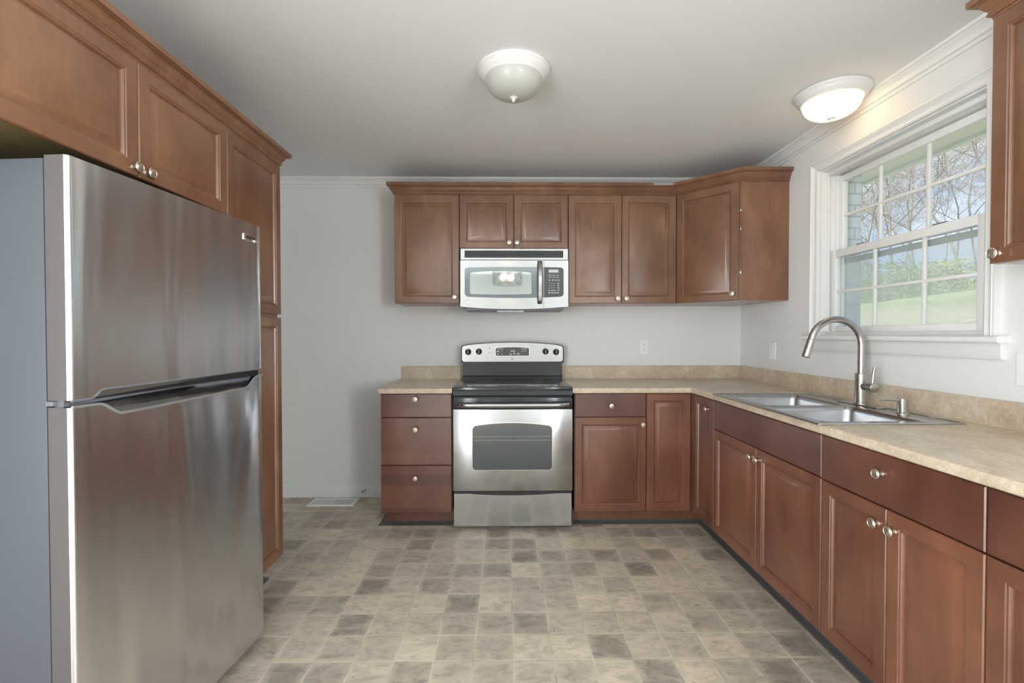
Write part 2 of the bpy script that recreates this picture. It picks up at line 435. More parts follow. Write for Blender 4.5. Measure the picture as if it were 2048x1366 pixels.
# jamb liner: the boards that line the opening
mb = MB()
mb.box(XR+.0005, XR+.14, WY1-.012, WY1-.0005, 1.262, WZ1-.008); mb.box(XR+.0005, XR+.14, WY0+.0005, WY0+.012, 1.262, WZ1-.008); mb.box(XR+.0005, XR+.14, WY0+.0005, WY1-.0005, WZ1-.008, WZ1-.0005)
mb.box(XR+.05, XR+.15, WY0, WY1, 1.235, 1.262)
wpart(mb, 'jamb', WHITEP)
mb = MB()   # vinyl frame with the sash channels
y0, y1 = WY0+.012, WY1-.012
mb.box(XR+.035, XR+.14, y0, y1, WZ1-.030, WZ1-.008, .002)
mb.box(XR+.035, XR+.14, y0, y0+.030, 1.262, WZ1-.03, .002)
mb.box(XR+.080, XR+.14, y1-.014, y1, 1.262, WZ1-.03, .002)
mb.box(XR+.035, XR+.046, y1-.010, y1, 1.262, WZ1-.03, .002)
wpart(mb, 'vinyl_frame', WHITEP)
def sash(name, x, ya, yb, za, zb, st, top, bot, ymun, zmun):
    mb = MB(); d = .032
    for a, b, c, e in ((ya, ya+st, za, zb), (yb-st, yb, za, zb)): mb.box(x, x+d, a, b, c, e, .003)
    mb.box(x, x+d, ya+st, yb-st, za, za+bot, .003); mb.box(x, x+d, ya+st, yb-st, zb-top, zb, .003)
    f = wpart(mb, name, WHITEP)
    g = MB().box(x+.014, x+.018, ya+st-.004, yb-st+.004, za+bot-.004, zb-top+.004); wpart(g, 'glass_pane', GLASS, f, 0)
    mm = MB()
    for y in ymun: mm.box(x+.008, x+.022, y-.0075, y+.0075, za+bot, zb-top, .002)
    mm.box(x+.0085, x+.0215, ya+st, yb-st, zmun-.0075, zmun+.0075, .002)
    wpart(mm, 'muntin_grid', WHITEP, f)
    return f
ls = sash('lower_sash', 1.876, -1.800, -.918, 1.262, 1.727, .042, .042, .032, (-1.228, -1.510), 1.490)
us = sash('upper_sash', 1.914, -1.795, -.922, 1.690, 2.152, .038, .036, .036, (-1.212, -1.486), 1.924)
lk = MB()
for y in (-1.13, -1.58): lk.box(1.886, 1.906, y-.03, y+.03, 1.727, 1.735, .002)
wpart(lk, 'sash_lock', GREYPLASTIC)
mb = MB()
for a, b, c, e in ((-1.80, -1.785, 1.262, 1.73), (-.935, -.92, 1.262, 1.73), (-1.80, -.92, 1.655, 1.685), (-1.80, -.92, 1.262, 1.28)): mb.box(1.952, 1.962, a, b, c, e)
sf = wpart(mb, 'screen_frame', mat('pale_screen_frame', (.50, .53, .53), .5))
wpart(MB().box(1.956, 1.9575, -1.785, -.935, 1.28, 1.655), 'screen_mesh', SCREEN, sf, 0)

# invented dining-end openings behind the camera, added to carry the fill lights
d1 = bpy.data.objects.new('door_added', None); COL.objects.link(d1); struct(d1)
mb = MB()
for a, b, c, e in ((-6.0, -5.92, .03, 2.1), (-4.48, -4.4, .03, 2.1), (-5.25, -5.15, .13, 2.02), (-5.92, -4.48, .03, .13), (-5.92, -4.48, 2.02, 2.1)): mb.box(XL-.10, XL-.05, a, b, c, e)
mb.build('frame', WHITEP, d1); MB().box(XL-.08, XL-.075, -5.92, -4.48, .13, 2.02).build('glass_pane', GLASS, d1, 0)
d2 = bpy.data.objects.new('window_added', None); COL.objects.link(d2); struct(d2)
mb = MB()
for a, b, c, e in ((-6.0, -5.93, .85, 2.1), (-4.47, -4.4, .85, 2.1), (-5.23, -5.17, .92, 2.03), (-5.93, -4.47, .85, .92), (-5.93, -4.47, 2.03, 2.1)): mb.box(XR+.05, XR+.10, a, b, c, e)
mb.build('frame', WHITEP, d2); MB().box(XR+.07, XR+.075, -5.93, -4.47, .92, 2.03).build('glass_pane', GLASS, d2, 0)

# ------------------------------------------------------------------ cabinets
KNOB = MB().lathe([(0, 0), (.008, 0), (.008, .002), (.0055, .004), (.005, .013), (.008, .016), (.015, .018), (.0165, .021), (.0165, .0235), (.0145, .0255), (.0135, .0245), (.0115, .0245), (.0105, .0265), (.006, .0275), (0, .028)], 28).mesh('knob', KNOBM)
DT = .020
DOORP = [(0, -.0008), (0, -DT+.003), (.003, -DT), (.044, -DT), (.046, -DT+.0025), (.050, -DT+.0035), (.053, -DT+.0065), (.055, -DT+.0125), (.0585, -DT+.0125), (.081, -DT+.0015), (.083, -DT+.0012)]
SLABP = [(0, -.0008), (0, -DT+.003), (.003, -DT)]
def front(root, kind, x0, x1, z0, z1, knob=None, m=None, name=None, knob_m=None):
    nm = name or ('door' if kind == 'door' else 'drawer')
    mb = MB().ringplate(x0, x1, z0, z1, DOORP if kind == 'door' else SLABP)
    o = mb.build(nm, m or ((RED if z1 < 1 else WOOD) if kind == 'door' else SLAB), root, 30)
    if knob:
        k = MB().build('knob', None, o, mesh=KNOB, loc=(knob[0], -DT+.0005, knob[1]), rot=(PI/2, 0, 0))
        k['label'] = 'satin nickel knob'
    return o
def cabinet(name, label, cat, loc, rz, w, z0, z1, depth, fronts, toe=None, group=None, body_m=None, open_top=False):
    r = thing(name, label, cat, loc, rz, group)
    if open_top:
        mb = MB().box(0, .018, 0, depth, z0, z1); mb.box(w-.018, w, 0, depth, z0, z1); mb.box(.018, w-.018, depth-.012, depth, z0, z1)
        mb.box(.018, w-.018, 0, depth-.012, z0, z0+.018); mb.box(.018, w-.018, 0, .012, z0+.018, z1)
    else: mb = MB().box(0, w, 0, depth, z0, z1)
    if toe: mb.box(.0, w, toe, depth, 0, z0)
    mb.build('carcass', body_m or (RED if z1 < 1 else WOOD), r, 0)
    for f in fronts: front(r, *f)
    return r
BF, BH, TK, TOE = -.6044, .8722, .106, .092     # base carcass front, height, toe kick
g_base, g_wall = 'brown base cabinets', 'brown wall cabinets'
BD = .600
LFX = -1.160-.092
c = cabinet('drawer_cabinet', 'brown three-drawer base cabinet left of the range', 'cabinet', (-.7945, BF, 0), 0, .452, TK, BH, BD,
    [('drawer', .0015, .4495, .7225, .871, (.224, .840)), ('drawer', .0015, .4495, .4165, .719, (.223, .647)), ('drawer', .0005, .4485, .112, .413, (.221, .337))], TOE, g_base)
for ch in c.children:
    if ch.name.startswith('drawer'):
        ch.data.materials[0] = PLANK
cabinet('base_cabinet', 'brown base cabinet with one drawer and one door right of the range', 'cabinet', (.441, BF, 0), 0, .4615, TK, BH, BD,
    [('drawer', .0015, .460, .7215, .871, (.233, .795)), ('door', .0015, .460, .112, .718, (.435, .672))], TOE, g_base)
# corner base cabinet: an L with two narrow doors meeting in the inside corner
cc = thing('corner_base_cabinet', 'brown corner base cabinet with two narrow doors meeting at the inside corner', 'cabinet', (.903, BF, 0), 0, g_base)
XF = 1.2185                                       # carcass front of the right-hand run
mb = MB()
mb.box(0, XR-.002-.903, 0, BD, TK, BH); mb.box(XF-.903, XR-.002-.903, -.3205, 0, TK, BH)
mb.box(0, XR-.002-.903, TOE, BD, 0, TK); mb.box(XF+TOE-.903, XR-.002-.903, -.3205, TOE, 0, TK)
mb.build('carcass', RED, cc, 0)
front(cc, 'door', .0015, .285, .112, .869)
hd = front(cc, 'door', .002, .283, .112, .869, (.222, .809))
hd.location = (XF-.903, -.020-.0185, 0); hd.rotation_euler = (0, 0, -PI/2)
def right_cab(name, label, ya, yb, fronts, open_top=False):
    return cabinet(name, label, 'cabinet', (XF, ya, 0), -PI/2, ya-yb, TK, BH, XR-.002-XF, fronts, TOE, g_base, None, open_top)
w = .9205
c = right_cab('sink_base_cabinet', 'brown sink base cabinet with a plain panel over two doors, under the sink', -.926, -.926-w,
    [('drawer', .0015, w-.0015, .706, .869, None, None, 'false_front'), ('door', .0015, w/2-.0015, .112, .702, (w/2-.030, .655)), ('door', w/2+.0015, w-.0015, .112, .702, (w/2+.030, .655))], True)
w = .604
right_cab('base_cabinet', 'brown base cabinet with a wide knobbed drawer over two doors, right of the sink', -1.848, -1.848-w,
    [('drawer', .0015, w-.0015, .703, .869, (.283, .806)), ('door', .0015, w/2-.0015, .112, .698, (w/2-.032, .642)), ('door', w/2+.0015, w-.0015, .112, .698, (w/2+.032, .642))])
right_cab('base_cabinet', 'brown base cabinet cut off by the lower right edge of the picture', -2.4535, -2.4535-.61,
    [('drawer', .0015, .6085, .703, .869, (.3, .80)), ('door', .0015, .3035, .112, .698, (.275, .642)), ('door', .3065, .6085, .112, .698, (.335, .642))])
# grey vinyl cove strips at the toe kicks
cove = [(0, 0), (.040, 0), (.036, .004), (.016, .008), (.006, .013), (.003, .018), (0, .018)]
struct(MB().sweep([(-.7945, -.02), (-.7945, BF+TOE), (-.344, BF+TOE)], cove, side=-1).build('trim_3', VINYLBASE))
struct(MB().sweep([(.443, BF+TOE), (XF+TOE, BF+TOE), (XF+TOE, -3.06)], cove, side=-1).build('trim_4', VINYLBASE))

struct(MB().sweep([(LFX, -1.204), (LFX, -1.66)], cove, side=1).build('trim_6', VINYLBASE))
# wall cabinets on the back wall
UB, UT, UFY, UD = 1.468, 2.226, -.295, .293
def wall_cab(label, xa, xb, fronts, z0=UB):
    return cabinet('upper_cabinet', label, 'cabinet', (xa, UFY, 0), 0, xb-xa, z0, UT, UD, fronts, None, g_wall)
wall_cab('single-door brown wall cabinet left of the microwave', -.7755, -.3235, [('door', .0015, .4505, UB+.001, UT-.001, (.4205, 1.511))])
wall_cab('short two-door brown wall cabinet directly above the microwave', -.322, .4405, [('door', .0015, .379, 1.853, UT-.001, (.349, 1.890)), ('door', .3825, .761, 1.853, UT-.001, (.403, 1.890))], 1.852)
wall_cab('full-height two-door brown wall cabinet right of the microwave', .442, 1.2055, [('door', .0015, .3745, UB+.001, UT-.001, (.346, 1.501)), ('door', .3780, .762, UB+.001, UT-.001, (.406, 1.501))])
ck = thing('corner_upper_cabinet', 'angled brown corner wall cabinet with a bare side panel facing the sink', 'cabinet', (1.209, -.002, 0), 0, g_wall)
MB().prism([(0, 0), (0, UFY+.002), (.022, UFY-.012), (.3085, -.6115), (XR-.0015-1.209, -.6115), (XR-.0015-1.209, 0)], UB, UT+.003, 'xy').build('carcass', WOOD, ck, 0)
p0 = Vector((.006, UFY-.009)); p1 = Vector((.3085, -.6115)); L_ = (p1-p0).length; an = math.atan2(p1.y-p0.y, p1.x-p0.x)
dd = front(ck, 'door', .003, L_-.016, UB+.001, UT-.001, (L_-.046, 1.511))
dd.location = (p0.x+math.sin(an)*.002, p0.y-math.cos(an)*.002, 0); dd.rotation_euler = (0, 0, an)
for z in (1.65, 1.93, 2.05):
    hb = MB().box(-.005, .006, -.004, .004, z-.010, z+.010, .001).build('hinge', NICKEL, ck)
    q = p0+(p1-p0)*((L_-.010)/L_); hb.location = (q.x+math.sin(an)*.002, q.y-math.cos(an)*.002, 0); hb.rotation_euler = (0, 0, an)
CP = [(-.030, .0), (.004, .0), (.004, .006), (.011, .009), (.0135, .014), (.012, .019), (.0105, .021), (.0105, .025), (.016, .031), (.021, .038), (.025, .047), (.030, .052), (.038, .0535), (.038, .0575), (.046, .0575), (.046, .077), (-.030, .077)]
def crown(label, path, z, **kw):
    prof = [(o, u+z) for o, u in CP]
    return tag(MB().sweep(path, prof, side=-1, **kw).build('crown_moulding', WOOD, None, 30), label, 'moulding')
DF = UFY-.012
q0 = (1.2065, DF); q1 = (1.5175, -.6155)
cr1 = crown('long brown crown moulding along the top of the back wall cabinets', [(-.7755, -.003), (-.7755, DF), q0, q1], UT+.0005, drop_last=True)
pt = MB().box(1.032, 1.165, DF-.0472, DF-.0458, UT+.059, UT+.0765).build('lip_patch', mat('grey_patch', (.33, .32, .31), .6), cr1); pt['label'] = 'bare grey strip on the lip'
crown('short angled brown crown moulding on top of the corner wall cabinet', [(.5, DF), q0, q1, (XR-.003, -.6155)], UT+.0035, drop_first=True)

# right wall cabinet at the edge of the picture
wr = .46
cabinet('upper_cabinet', 'brown wall cabinet at the right edge of the picture beside the window', 'cabinet', (1.527, -2.155, 0), -PI/2, wr, UB, UT, XR-.002-1.527, [('door', .0015, wr-.0015, UB+.001, UT-.001, (.030, 1.497))], None, g_wall)
crw = MB().sweep([(XR-.003, -2.155), (1.515, -2.155), (1.515, -2.155-wr)], [(o, u+UT+.0005) for o, u in CP], side=-1)
tag(crw.build('crown_moulding', WOOD, None, 30), 'brown crown moulding in the upper right corner of the picture', 'moulding')

# tall left-hand run: pantry and the cabinet over the refrigerator
LF = -1.160; LT = 2.099
dep = LF-(XL+.002)
pw_ = .452
cabinet('pantry_cabinet', 'tall brown pantry cabinet with stacked doors just behind the refrigerator', 'cabinet', (LF, -1.2024-pw_, 0), PI/2, pw_, .11, LT, dep,
    [('door', .0015, pw_-.001, .124, 1.336), ('door', .0015, pw_-.001, 1.352, LT-.001)], TOE)
ow = .922
c = thing('upper_cabinet', 'two-door brown cabinet mounted above the refrigerator', 'cabinet', (LF, -1.6554-ow, 0), PI/2, g_wall)
MB().box(0, ow, 0, dep, 1.775, LT).build('carcass', WOOD, c, 0)
front(c, 'door', .0015, ow/2-.0015, 1.741, LT-.001, (ow/2-.026, 1.763)); front(c, 'door', ow/2+.0015, ow-.0015, 1.741, LT-.001, (ow/2+.026, 1.763))
u = MB().box(.004, ow-.004, .02, dep-.002, 1.757, 1.7745).build('underside_panel', RAWWOOD, c, 0); u['label'] = 'unfinished olive underside board'
MB().box(.006, ow-.006, .003, .018, 1.752, 1.774).build('gap_shade_strip', DARK, c, 0)  # near-black strip stands in for the shade in the gap behind the doors
cl = MB().sweep([(XL+.003, -1.2024), (LF-.012+.024, -1.2024), (LF+.012, -1.6554-ow)], [(o, u_+LT+.0005) for o, u_ in CP], side=1)
tag(cl.build('crown_moulding', WOOD, None, 30), 'brown crown moulding over the pantry and refrigerator at the left', 'moulding')

# ------------------------------------------------------------------ countertops
CT, CB, CD = .9092, .8735, .635
def counter_edge(front_y):      # rounded front nose as a profile (out from wall, z)
    d = front_y
    return [(.003, CB), (d-.006, CB), (d-.001, CB+.004), (d, CB+.012), (d, CT-.010), (d-.003, CT-.003), (d-.010, CT), (.003, CT)]
ct1 = thing('countertop', 'short beige stone-look countertop left of the range', 'countertop', (-.807, -.003, CB), 0)
def local(mb, o): mb.v = [(x-o[0], y-o[1], z-o[2]) for x, y, z in mb.v]; return mb
o1 = (-.807, -.003, CB)
pr = counter_edge(CD)
mb = MB().prism([(-a, b) for a, b in pr], -.807, -.340, 'yz')
local(mb, o1).build('worktop', COUNTER, ct1, 30)
bs = [(.003, CT), (.019, CT), (.019, 1.004), (.015, 1.008), (.003, 1.008)]
local(MB().prism([(-a, b) for a, b in bs], -.790, -.342, 'yz'), o1).build('backsplash', COUNTER, ct1, 30)
SX0, SX1, SY0, SY1 = 1.205, 1.700, -1.835, -1.010         # cut-out for the sink
o2 = (.4275, -.003, CB)
ct2 = thing('countertop', 'long L-shaped beige stone-look countertop holding the sink', 'countertop', o2, 0)
YE = -3.06; xf = XR-CD
mb = MB()
# L outline with the sink cut-out, built from strips so that the hole is real
mb.prism([(-a, b) for a, b in pr], .4275, xf+.0001, 'yz')
mb.box(xf, XR-.003, -CD, -.003, CB, CT)
pf = [(XR-a, b) for a, b in pr]
mb.prism([(x, z) for x, z in pf if x < 1.3]+[(SX0, CT), (SX0, CB)], YE, -CD, 'xz')
mb.box(SX0, XR-.003, SY1, -CD, CB, CT); mb.box(SX0, XR-.003, YE, SY0, CB, CT); mb.box(SX1, XR-.003, SY0, SY1, CB, CT)
local(mb, o2).build('worktop', COUNTER, ct2, 30)
mb = MB().prism([(-a, b) for a, b in bs], .4295, XR-.004, 'yz'); mb.prism([(XR-a, b) for a, b in bs], YE, -.019, 'xz')
local(mb, o2).build('backsplash', COUNTER, ct2, 30)

# ------------------------------------------------------------------ sink, faucet, soap dispenser
so = (1.45, -1.425, CT)
sk = thing('kitchen_sink', 'double-bowl stainless steel sink set in the counter under the window', 'sink', so)
RX0, RX1, RY0, RY1 = 1.170, 1.733, -1.868, -.978
B = [(1.222, 1.608, -1.405, -1.032), (1.222, 1.608, -1.815, -1.440)]
mb = MB(); zt = CT+.004
xs = [RX0, 1.222, 1.608, RX1]
mb.box(RX0, 1.222, RY0, RY1, CT, zt, .0015); mb.box(1.608, RX1, RY0, RY1, CT, zt, .0015)
mb.box(1.222, 1.608, RY0, -1.815, CT, zt, .0015); mb.box(1.222, 1.608, -1.440, -1.405, CT-.002, zt, .0015); mb.box(1.222, 1.608, -1.032, RY1, CT, zt, .0015)
# raised rolled outer lip
lip = [(RX0+.003, RY0+.003), (RX1-.003, RY0+.003), (RX1-.003, RY1-.003), (RX0+.003, RY1-.003)]
for i in range(4):
    a, b = lip[i], lip[(i+1) % 4]; mb.tube([(a[0], a[1], zt), (b[0], b[1], zt)], .0035, 8)
local(mb, so).build('rim', SINKM, sk)
for k, (a, b, c_, d_) in enumerate(B):
    mb = MB(); depth = .175
    def ring(ins, z, r):
        return [(x, y, z) for x, y in rrect(a+ins, b-ins, c_+ins, d_-ins, r, 6)]
    rings = [ring(-.001, zt, .03), ring(.003, zt-.004, .032), ring(.006, zt-.02, .035), ring(.012, zt-depth+.035, .045), ring(.022, zt-depth+.010, .05), ring(.045, zt-depth, .05)]
    m_ = len(rings[0]); vs = [p for r_ in rings for p in r_]; fs = []
    for i in range(len(rings)-1):
        for j in range(m_): fs.append((i*m_+j, i*m_+(j+1) % m_, (i+1)*m_+(j+1) % m_, (i+1)*m_+j))
    fs.append(tuple((len(rings)-1)*m_+j for j in range(m_)))
    mb.add(vs, fs); local(mb, so).build('bowl', SINKM, sk, 50)
    dr = MB().lathe([(0, .004), (.020, .004), (.024, .002), (.040, .003), (.043, .0005)], 24, Matrix.Translation(((a+b)/2+.05-so[0], (c_+d_)/2-so[1], zt-depth-so[2])))
    dr.build('drain', CHROME, sk)
fo = (1.692, -1.400, zt)
fa = thing('faucet', 'tall gooseneck pull-down faucet behind the sink', 'faucet', fo)
MB().box(-.026, .026, -.125, .125, 0, .006, .0028).build('deck_plate', NICKEL, fa)
MB().lathe([(0, .006), (.029, .006), (.029, .012), (.025, .014), (.0245, .148), (.022, .151), (0, .151)], 32).build('body', NICKEL, fa)
pts = [(0, 0, .149), (0, 0, .20), (0, 0, .27)]
for k in range(0, 17): a = PI*k/16*.93; pts.append((-.122+.122*math.cos(a), 0, .285+.122*math.sin(a)))
MB().tube(pts, .0155, 20).build('neck', NICKEL, fa)
e = Vector(pts[-1]); dirn = (Vector(pts[-1])-Vector(pts[-2])).normalized()
MB().tube([e+dirn*.002, e+dirn*.02, e+dirn*.085, e+dirn*.088], [.0162, .0168, .0172, .015], 20).build('spray_head', NICKEL, fa)
hb = MB().tube([(0, -.018, .090), (0, -.050, .090), (0, -.052, .090)], [.0185, .0185, .0175], 20).build('handle_hub', NICKEL, fa)
MB().tube([(0, -.052, .090), (0, -.082, .090), (0, -.084, .090)], [.0215, .0215, .018], 20).build('handle_collar', NICKEL, fa)
MB().tube([(0, -.068, .108), (.004, -.068, .150), (.010, -.068, .185)], [.0085, .0072, .0065], 12).build('lever', NICKEL, fa)
sp_ = thing('soap_dispenser', 'small metal soap dispenser to the right of the faucet', 'soap dispenser', (1.676, -1.652, zt))
MB().lathe([(0, 0), (.024, 0), (.024, .004), (.021, .007), (.0185, .008), (.0185, .030), (0, .030)], 24).build('base', NICKEL, sp_)
MB().lathe([(0, .030), (.0195, .030), (.0195, .064), (.018, .066), (0, .066)], 24).build('pump_head', NICKEL, sp_)
MB().tube([(-.015, 0, .058), (-.060, 0, .060), (-.092, 0, .059), (-.094, 0, .056)], [.0055, .005, .0045, .004], 12).build('nozzle', NICKEL, sp_)

# ------------------------------------------------------------------ microwave over the range
mo = (.062, -.003, 1.42)
mw = thing('microwave', 'stainless over-the-range microwave under the short wall cabinet', 'microwave', mo)
def mloc(mb): return local(mb, mo)
MX0, MX1, MF = -.3135, .4375, -.345
def zbot(x): u_ = (x-.062)/.376; return 1.426+.018*u_*u_
mloc(MB().box(MX0+.004, MX1-.004, -.315, -.004, 1.444, 1.848)).build('case', GREYMETAL, mw)
mloc(MB().box(MX0+.03, MX1-.03, -.31, -.05, 1.418, 1.444, .004)).build('bottom_plate', GREYPLASTIC, mw)
lb = mloc(MB().box(-.06, .13, -.30, -.22, 1.408, 1.419, .003)).build('task_light_cover', LCD, mw)
# top vent strip
poly = [(MX0, 1.7665), (MX1, 1.7665), (MX1, 1.8475), (MX0, 1.8475)]
mb = MB().ringplate(MX0, MX1, 1.7665, 1.8475, [(0, -.315), (0, MF+.003), (.003, MF), (.016, MF), (.018, MF+.004)], hole=True)
# the vent opening: wider side margins than the ring
mb.box(MX0+.016, MX0+.030, MF+.0002, MF+.004, 1.7825, 1.8315); mb.box(MX1-.036, MX1-.016, MF+.0002, MF+.004, 1.7825, 1.8315)
vg = mloc(mb).build('vent_trim', STEEL, mw, 30)
mloc(MB().box(MX0+.018, MX1-.018, -.330, -.320, 1.78, 1.834)).build('vent_recess', BLACKMAT, vg, 0)
mb = MB()
for z in (1.787, 1.7975, 1.8085, 1.8195): mb.prism([(-.343, z+.001), (-.329, z+.006), (-.329, z+.008), (-.343, z+.0045)], MX0+.028, MX1-.034, 'yz')
mloc(mb).build('vent_louvre', GREYPLASTIC, vg, 0)
def panel(x0, x1, ztop, name, m):
    n_ = 16; top = [(x1, ztop), (x0, ztop)]; bot = [(x0+(x1-x0)*k/n_, zbot(x0+(x1-x0)*k/n_)) for k in range(n_+1)]
    return mloc(MB().prism(bot+top, MF, -.316, 'xz')).build(name, m, mw, 30)
SPL = .2675
dr = panel(MX0, SPL-.001, 1.7645, 'door', STEEL)
cp = panel(SPL+.001, MX1, 1.7645, 'control_panel', STEEL)
# smoked window band, runs from door into the keypad side
ou = rrect(-.283, .405, 1.5135, 1.715, .022, 5, .0, .0)
def band(x, z):  # slight barrel bow
    u_ = (x-.061)/.344; return z+(.004*(1-u_*u_) if z > 1.6 else -.010*(1-u_*u_))
def dens(poly, n_=8):
    out = []
    for i in range(len(poly)):
        a, b = poly[i], poly[(i+1) % len(poly)]; k_ = n_ if abs(a[0]-b[0]) > .1 else 1
        for k in range(k_): out.append((a[0]+(b[0]-a[0])*k/k_, a[1]+(b[1]-a[1])*k/k_))
    return out
def clipx(poly, xa, xb): return [(min(max(x, xa), xb), z) for x, z in poly]
bw = [(x, band(x, z)) for x, z in dens(ou, 20)]
mloc(MB().prism(clipx(bw, -9, SPL-.002), MF-.0015, MF+.001, 'xz')).build('window_surround', MICROBORDER, dr, 0)
kp = mloc(MB().prism(clipx(bw, SPL+.002, 9), MF-.0015, MF+.001, 'xz')).build('keypad', DARKPANEL, cp, 0)
iw = [(x, z+(.012*(1-((x+.0325)/.2135)**2) if z > 1.6 else -.004*(1-((x+.0325)/.2135)**2))) for x, z in dens(rrect(-.246, .181, 1.531, 1.678, .012, 4), 16)]
mloc(MB().prism(iw, MF-.0025, MF-.0012, 'xz')).build('window', MICROGLASS, dr, 0)
hx = .239
hp = [(hx, MF-.004+(-.040)*(1-((z-1.611)/.149)**2)**.5 if abs(z-1.611) < .149 else MF-.004, z) for z in [1.462+.298*k/18 for k in range(19)]]
mb = MB(); n_ = len(hp)
for sgn in (0,):
    vs = []; fs = []
    for x, y, z in hp: vs += [(x-.017, y+.004, z), (x-.011, y-.003, z), (x+.011, y-.003, z), (x+.017, y+.004, z), (x+.017, y+.010, z), (x-.017, y+.010, z)]
    for i in range(n_-1):
        for k in range(6): fs.append((i*6+k, i*6+(k+1) % 6, (i+1)*6+(k+1) % 6, (i+1)*6+k))
    fs += [tuple(range(6)), tuple((n_-1)*6+k for k in range(6))]
    mb.add(vs, fs)
mloc(mb).build('handle', STEEL, dr, 40)
mloc(MB().box(.301, .368, MF-.0025, MF-.001, 1.680, 1.700, .0)).build('display', LCD, cp, 0)
kb = MB()
for r_, z in enumerate((1.660, 1.646)):
    for k in range(3): kb.box(.300+k*.026, .318+k*.026, MF-.0020, MF-.001, z, z+.003)
for k, x in enumerate((.303, .325, .345, .364)): kb.box(x, x+.011, MF-.0020, MF-.001, 1.624, 1.630)
for r_ in range(3):
    for k in range(3): kb.box(.305+k*.016, .3085+k*.016, MF-.0020, MF-.001, 1.602-r_*.0155, 1.6085-r_*.0155)
for r_ in range(4): kb.box(.3615, .374, MF-.0020, MF-.001, 1.602-r_*.0155, 1.607-r_*.0155)
for x in (.299, .319, .335): kb.box(x, x+.011, MF-.0020, MF-.001, 1.553, 1.559)
for k in range(4): kb.box(.299+k*.0195, .313+k*.0195, MF-.0020, MF-.001, 1.537, 1.5425)
mloc(kb).build('key_print', PRINT, cp, 0)
lg = MB().lathe([(0, .003), (.009, .003), (.0125, .002), (.0135, 0)], 24, Matrix.Translation((-.262, MF, 1.476)) @ Matrix.Rotation(PI/2, 4, 'X'))
bd = mloc(lg).build('round_badge', CHROME, dr)

# ------------------------------------------------------------------ range
ro = (.046, -.02, 0)
rg = thing('range', 'freestanding stainless electric range with black glass cooktop', 'stove', ro)
def rl(mb): return local(mb, ro)
RX, RW, RF = -.334, .4255, -.645
CX0, CX1 = -.331, .4355                          # ends of the console
rl(MB().box(RX+.003, RW-.003, -.600, -.03, .03, .895)).build('oven_body', BLACKGLOSS, rg, 0)
for x in (RX+.05, RW-.05):
    for y in (-.55, -.10): rl(MB().lathe([(0, 0), (.018, 0), (.018, .03), (0, .03)], 12, Matrix.Translation((x, y, 0)))).build('foot', BLACKMAT, rg)
ck_ = rl(MB().box(RX-.002, RW+.001, -.652, -.045, .892, .917, .004)).build('cooktop_frame', BLACKGLOSS, rg)
rl(MB().box(RX+.020, RW-.020, -.630, -.100, .9165, .9185, .0008)).build('cooktop_glass', GLASSTOP, ck_)
def ringm(cx, cy, r): return MB().lathe([(r-.0015, 0), (r-.0015, .0006), (r, .0006), (r, 0)], 40, Matrix.Translation((cx, cy, .9185)))
for cx, cy, r in ((-.13, -.50, .105), (.24, -.50, .085), (-.13, -.24, .08), (.24, -.24, .105)):
    rl(ringm(cx, cy, r)).build('burner_ring', mat('burner_grey', (.06, .062, .066), .25) if 'burner_grey' not in bpy.data.materials else bpy.data.materials['burner_grey'], ck_)
# slanted front apron under the cooktop and vent slot
rl(MB().prism([(-.651, .893), (-.655, .866), (-.645, .856), (-.60, .856), (-.60, .893)], RX+.002, RW-.002, 'yz')).build('front_apron', BLACKGLOSS, rg, 20)
rl(MB().box(RX+.006, RW-.006, -.640, -.60, .847, .858)).build('shadow_slot', BLACKMAT, rg, 0)
# oven door: black top band + steel face with a curved window
od = rl(MB().box(RX, RW, RF, -.602, .255, .776, .004)).build('oven_door', STEEL, rg)
tb = rl(MB().box(RX, RW, RF+.001, -.602, .776, .848, .003)).build('door_top_band', BLACKGLOSS, od)
for xa, xb in ((RX+.03, RX+.21), (-.02, .125), (RW-.215, RW-.03)):
    for z in (.826, .834): rl(MB().box(xa, xb, RF-.0002, RF+.003, z, z+.0035)).build('vent_slot', BLACKMAT, od, 0)
wo = [(x, z+(.022*(1-((x-.0425)/.256)**2) if z > .6 else 0)) for x, z in dens(rrect(-.2135, .2985, .387, .671, .022, 5), 24)]
rl(MB().prism(wo, RF-.0012, RF+.001, 'xz')).build('window_frame', CHROME, od, 0)
wi = [(.0425+(x-.0425)*.985, .529+(z-.529)*.975) for x, z in wo]
rl(MB().prism(wi, RF-.0022, RF-.001, 'xz')).build('window', OVENGLASS, od, 0)
mb = MB()
for z in (.578, .602): mb.box(-.20, .285, RF-.0026, RF-.002, z, z+.0022)
rl(mb).build('rack_line', mat('rack_wire', (.34, .34, .33), .4), od, 0)
hp = [(RX+.022+(RW-RX-.044)*k/20, RF-.012-.035*(1-((k-10)/10)**4)**.5, .806) for k in range(21)]
mb = MB(); vs = []; fs = []
for x, y, z in hp: vs += [(x, y+.010, z-.009), (x, y-.001, z-.013), (x, y-.008, z-.004), (x, y-.008, z+.006), (x, y-.001, z+.013), (x, y+.010, z+.009)]
for i in range(20):
    for k in range(6): fs.append((i*6+k, i*6+(k+1) % 6, (i+1)*6+(k+1) % 6, (i+1)*6+k))
fs += [tuple(range(6)), tuple(120+k for k in range(6))]
mb.add(vs, fs); hd_ = rl(mb).build('handle', STEEL, od, 50)
# storage drawer with a dipped finger recess
dz = [(RX+.006+(RW-RX-.012)*k/24, .238-.012*max(0, 1-((k-12)/9.0)**2)) for k in range(25)]
rl(MB().prism([(RX+.006, .030)]+[(RW-.006, .030)]+dz[::-1], RF+.003, -.602, 'xz')).build('storage_drawer', STEEL, rg, 30)
rl(MB().box(RX+.004, RW-.004, -.630, -.60, .226, .256)).build('drawer_gap', BLACKMAT, rg, 0)
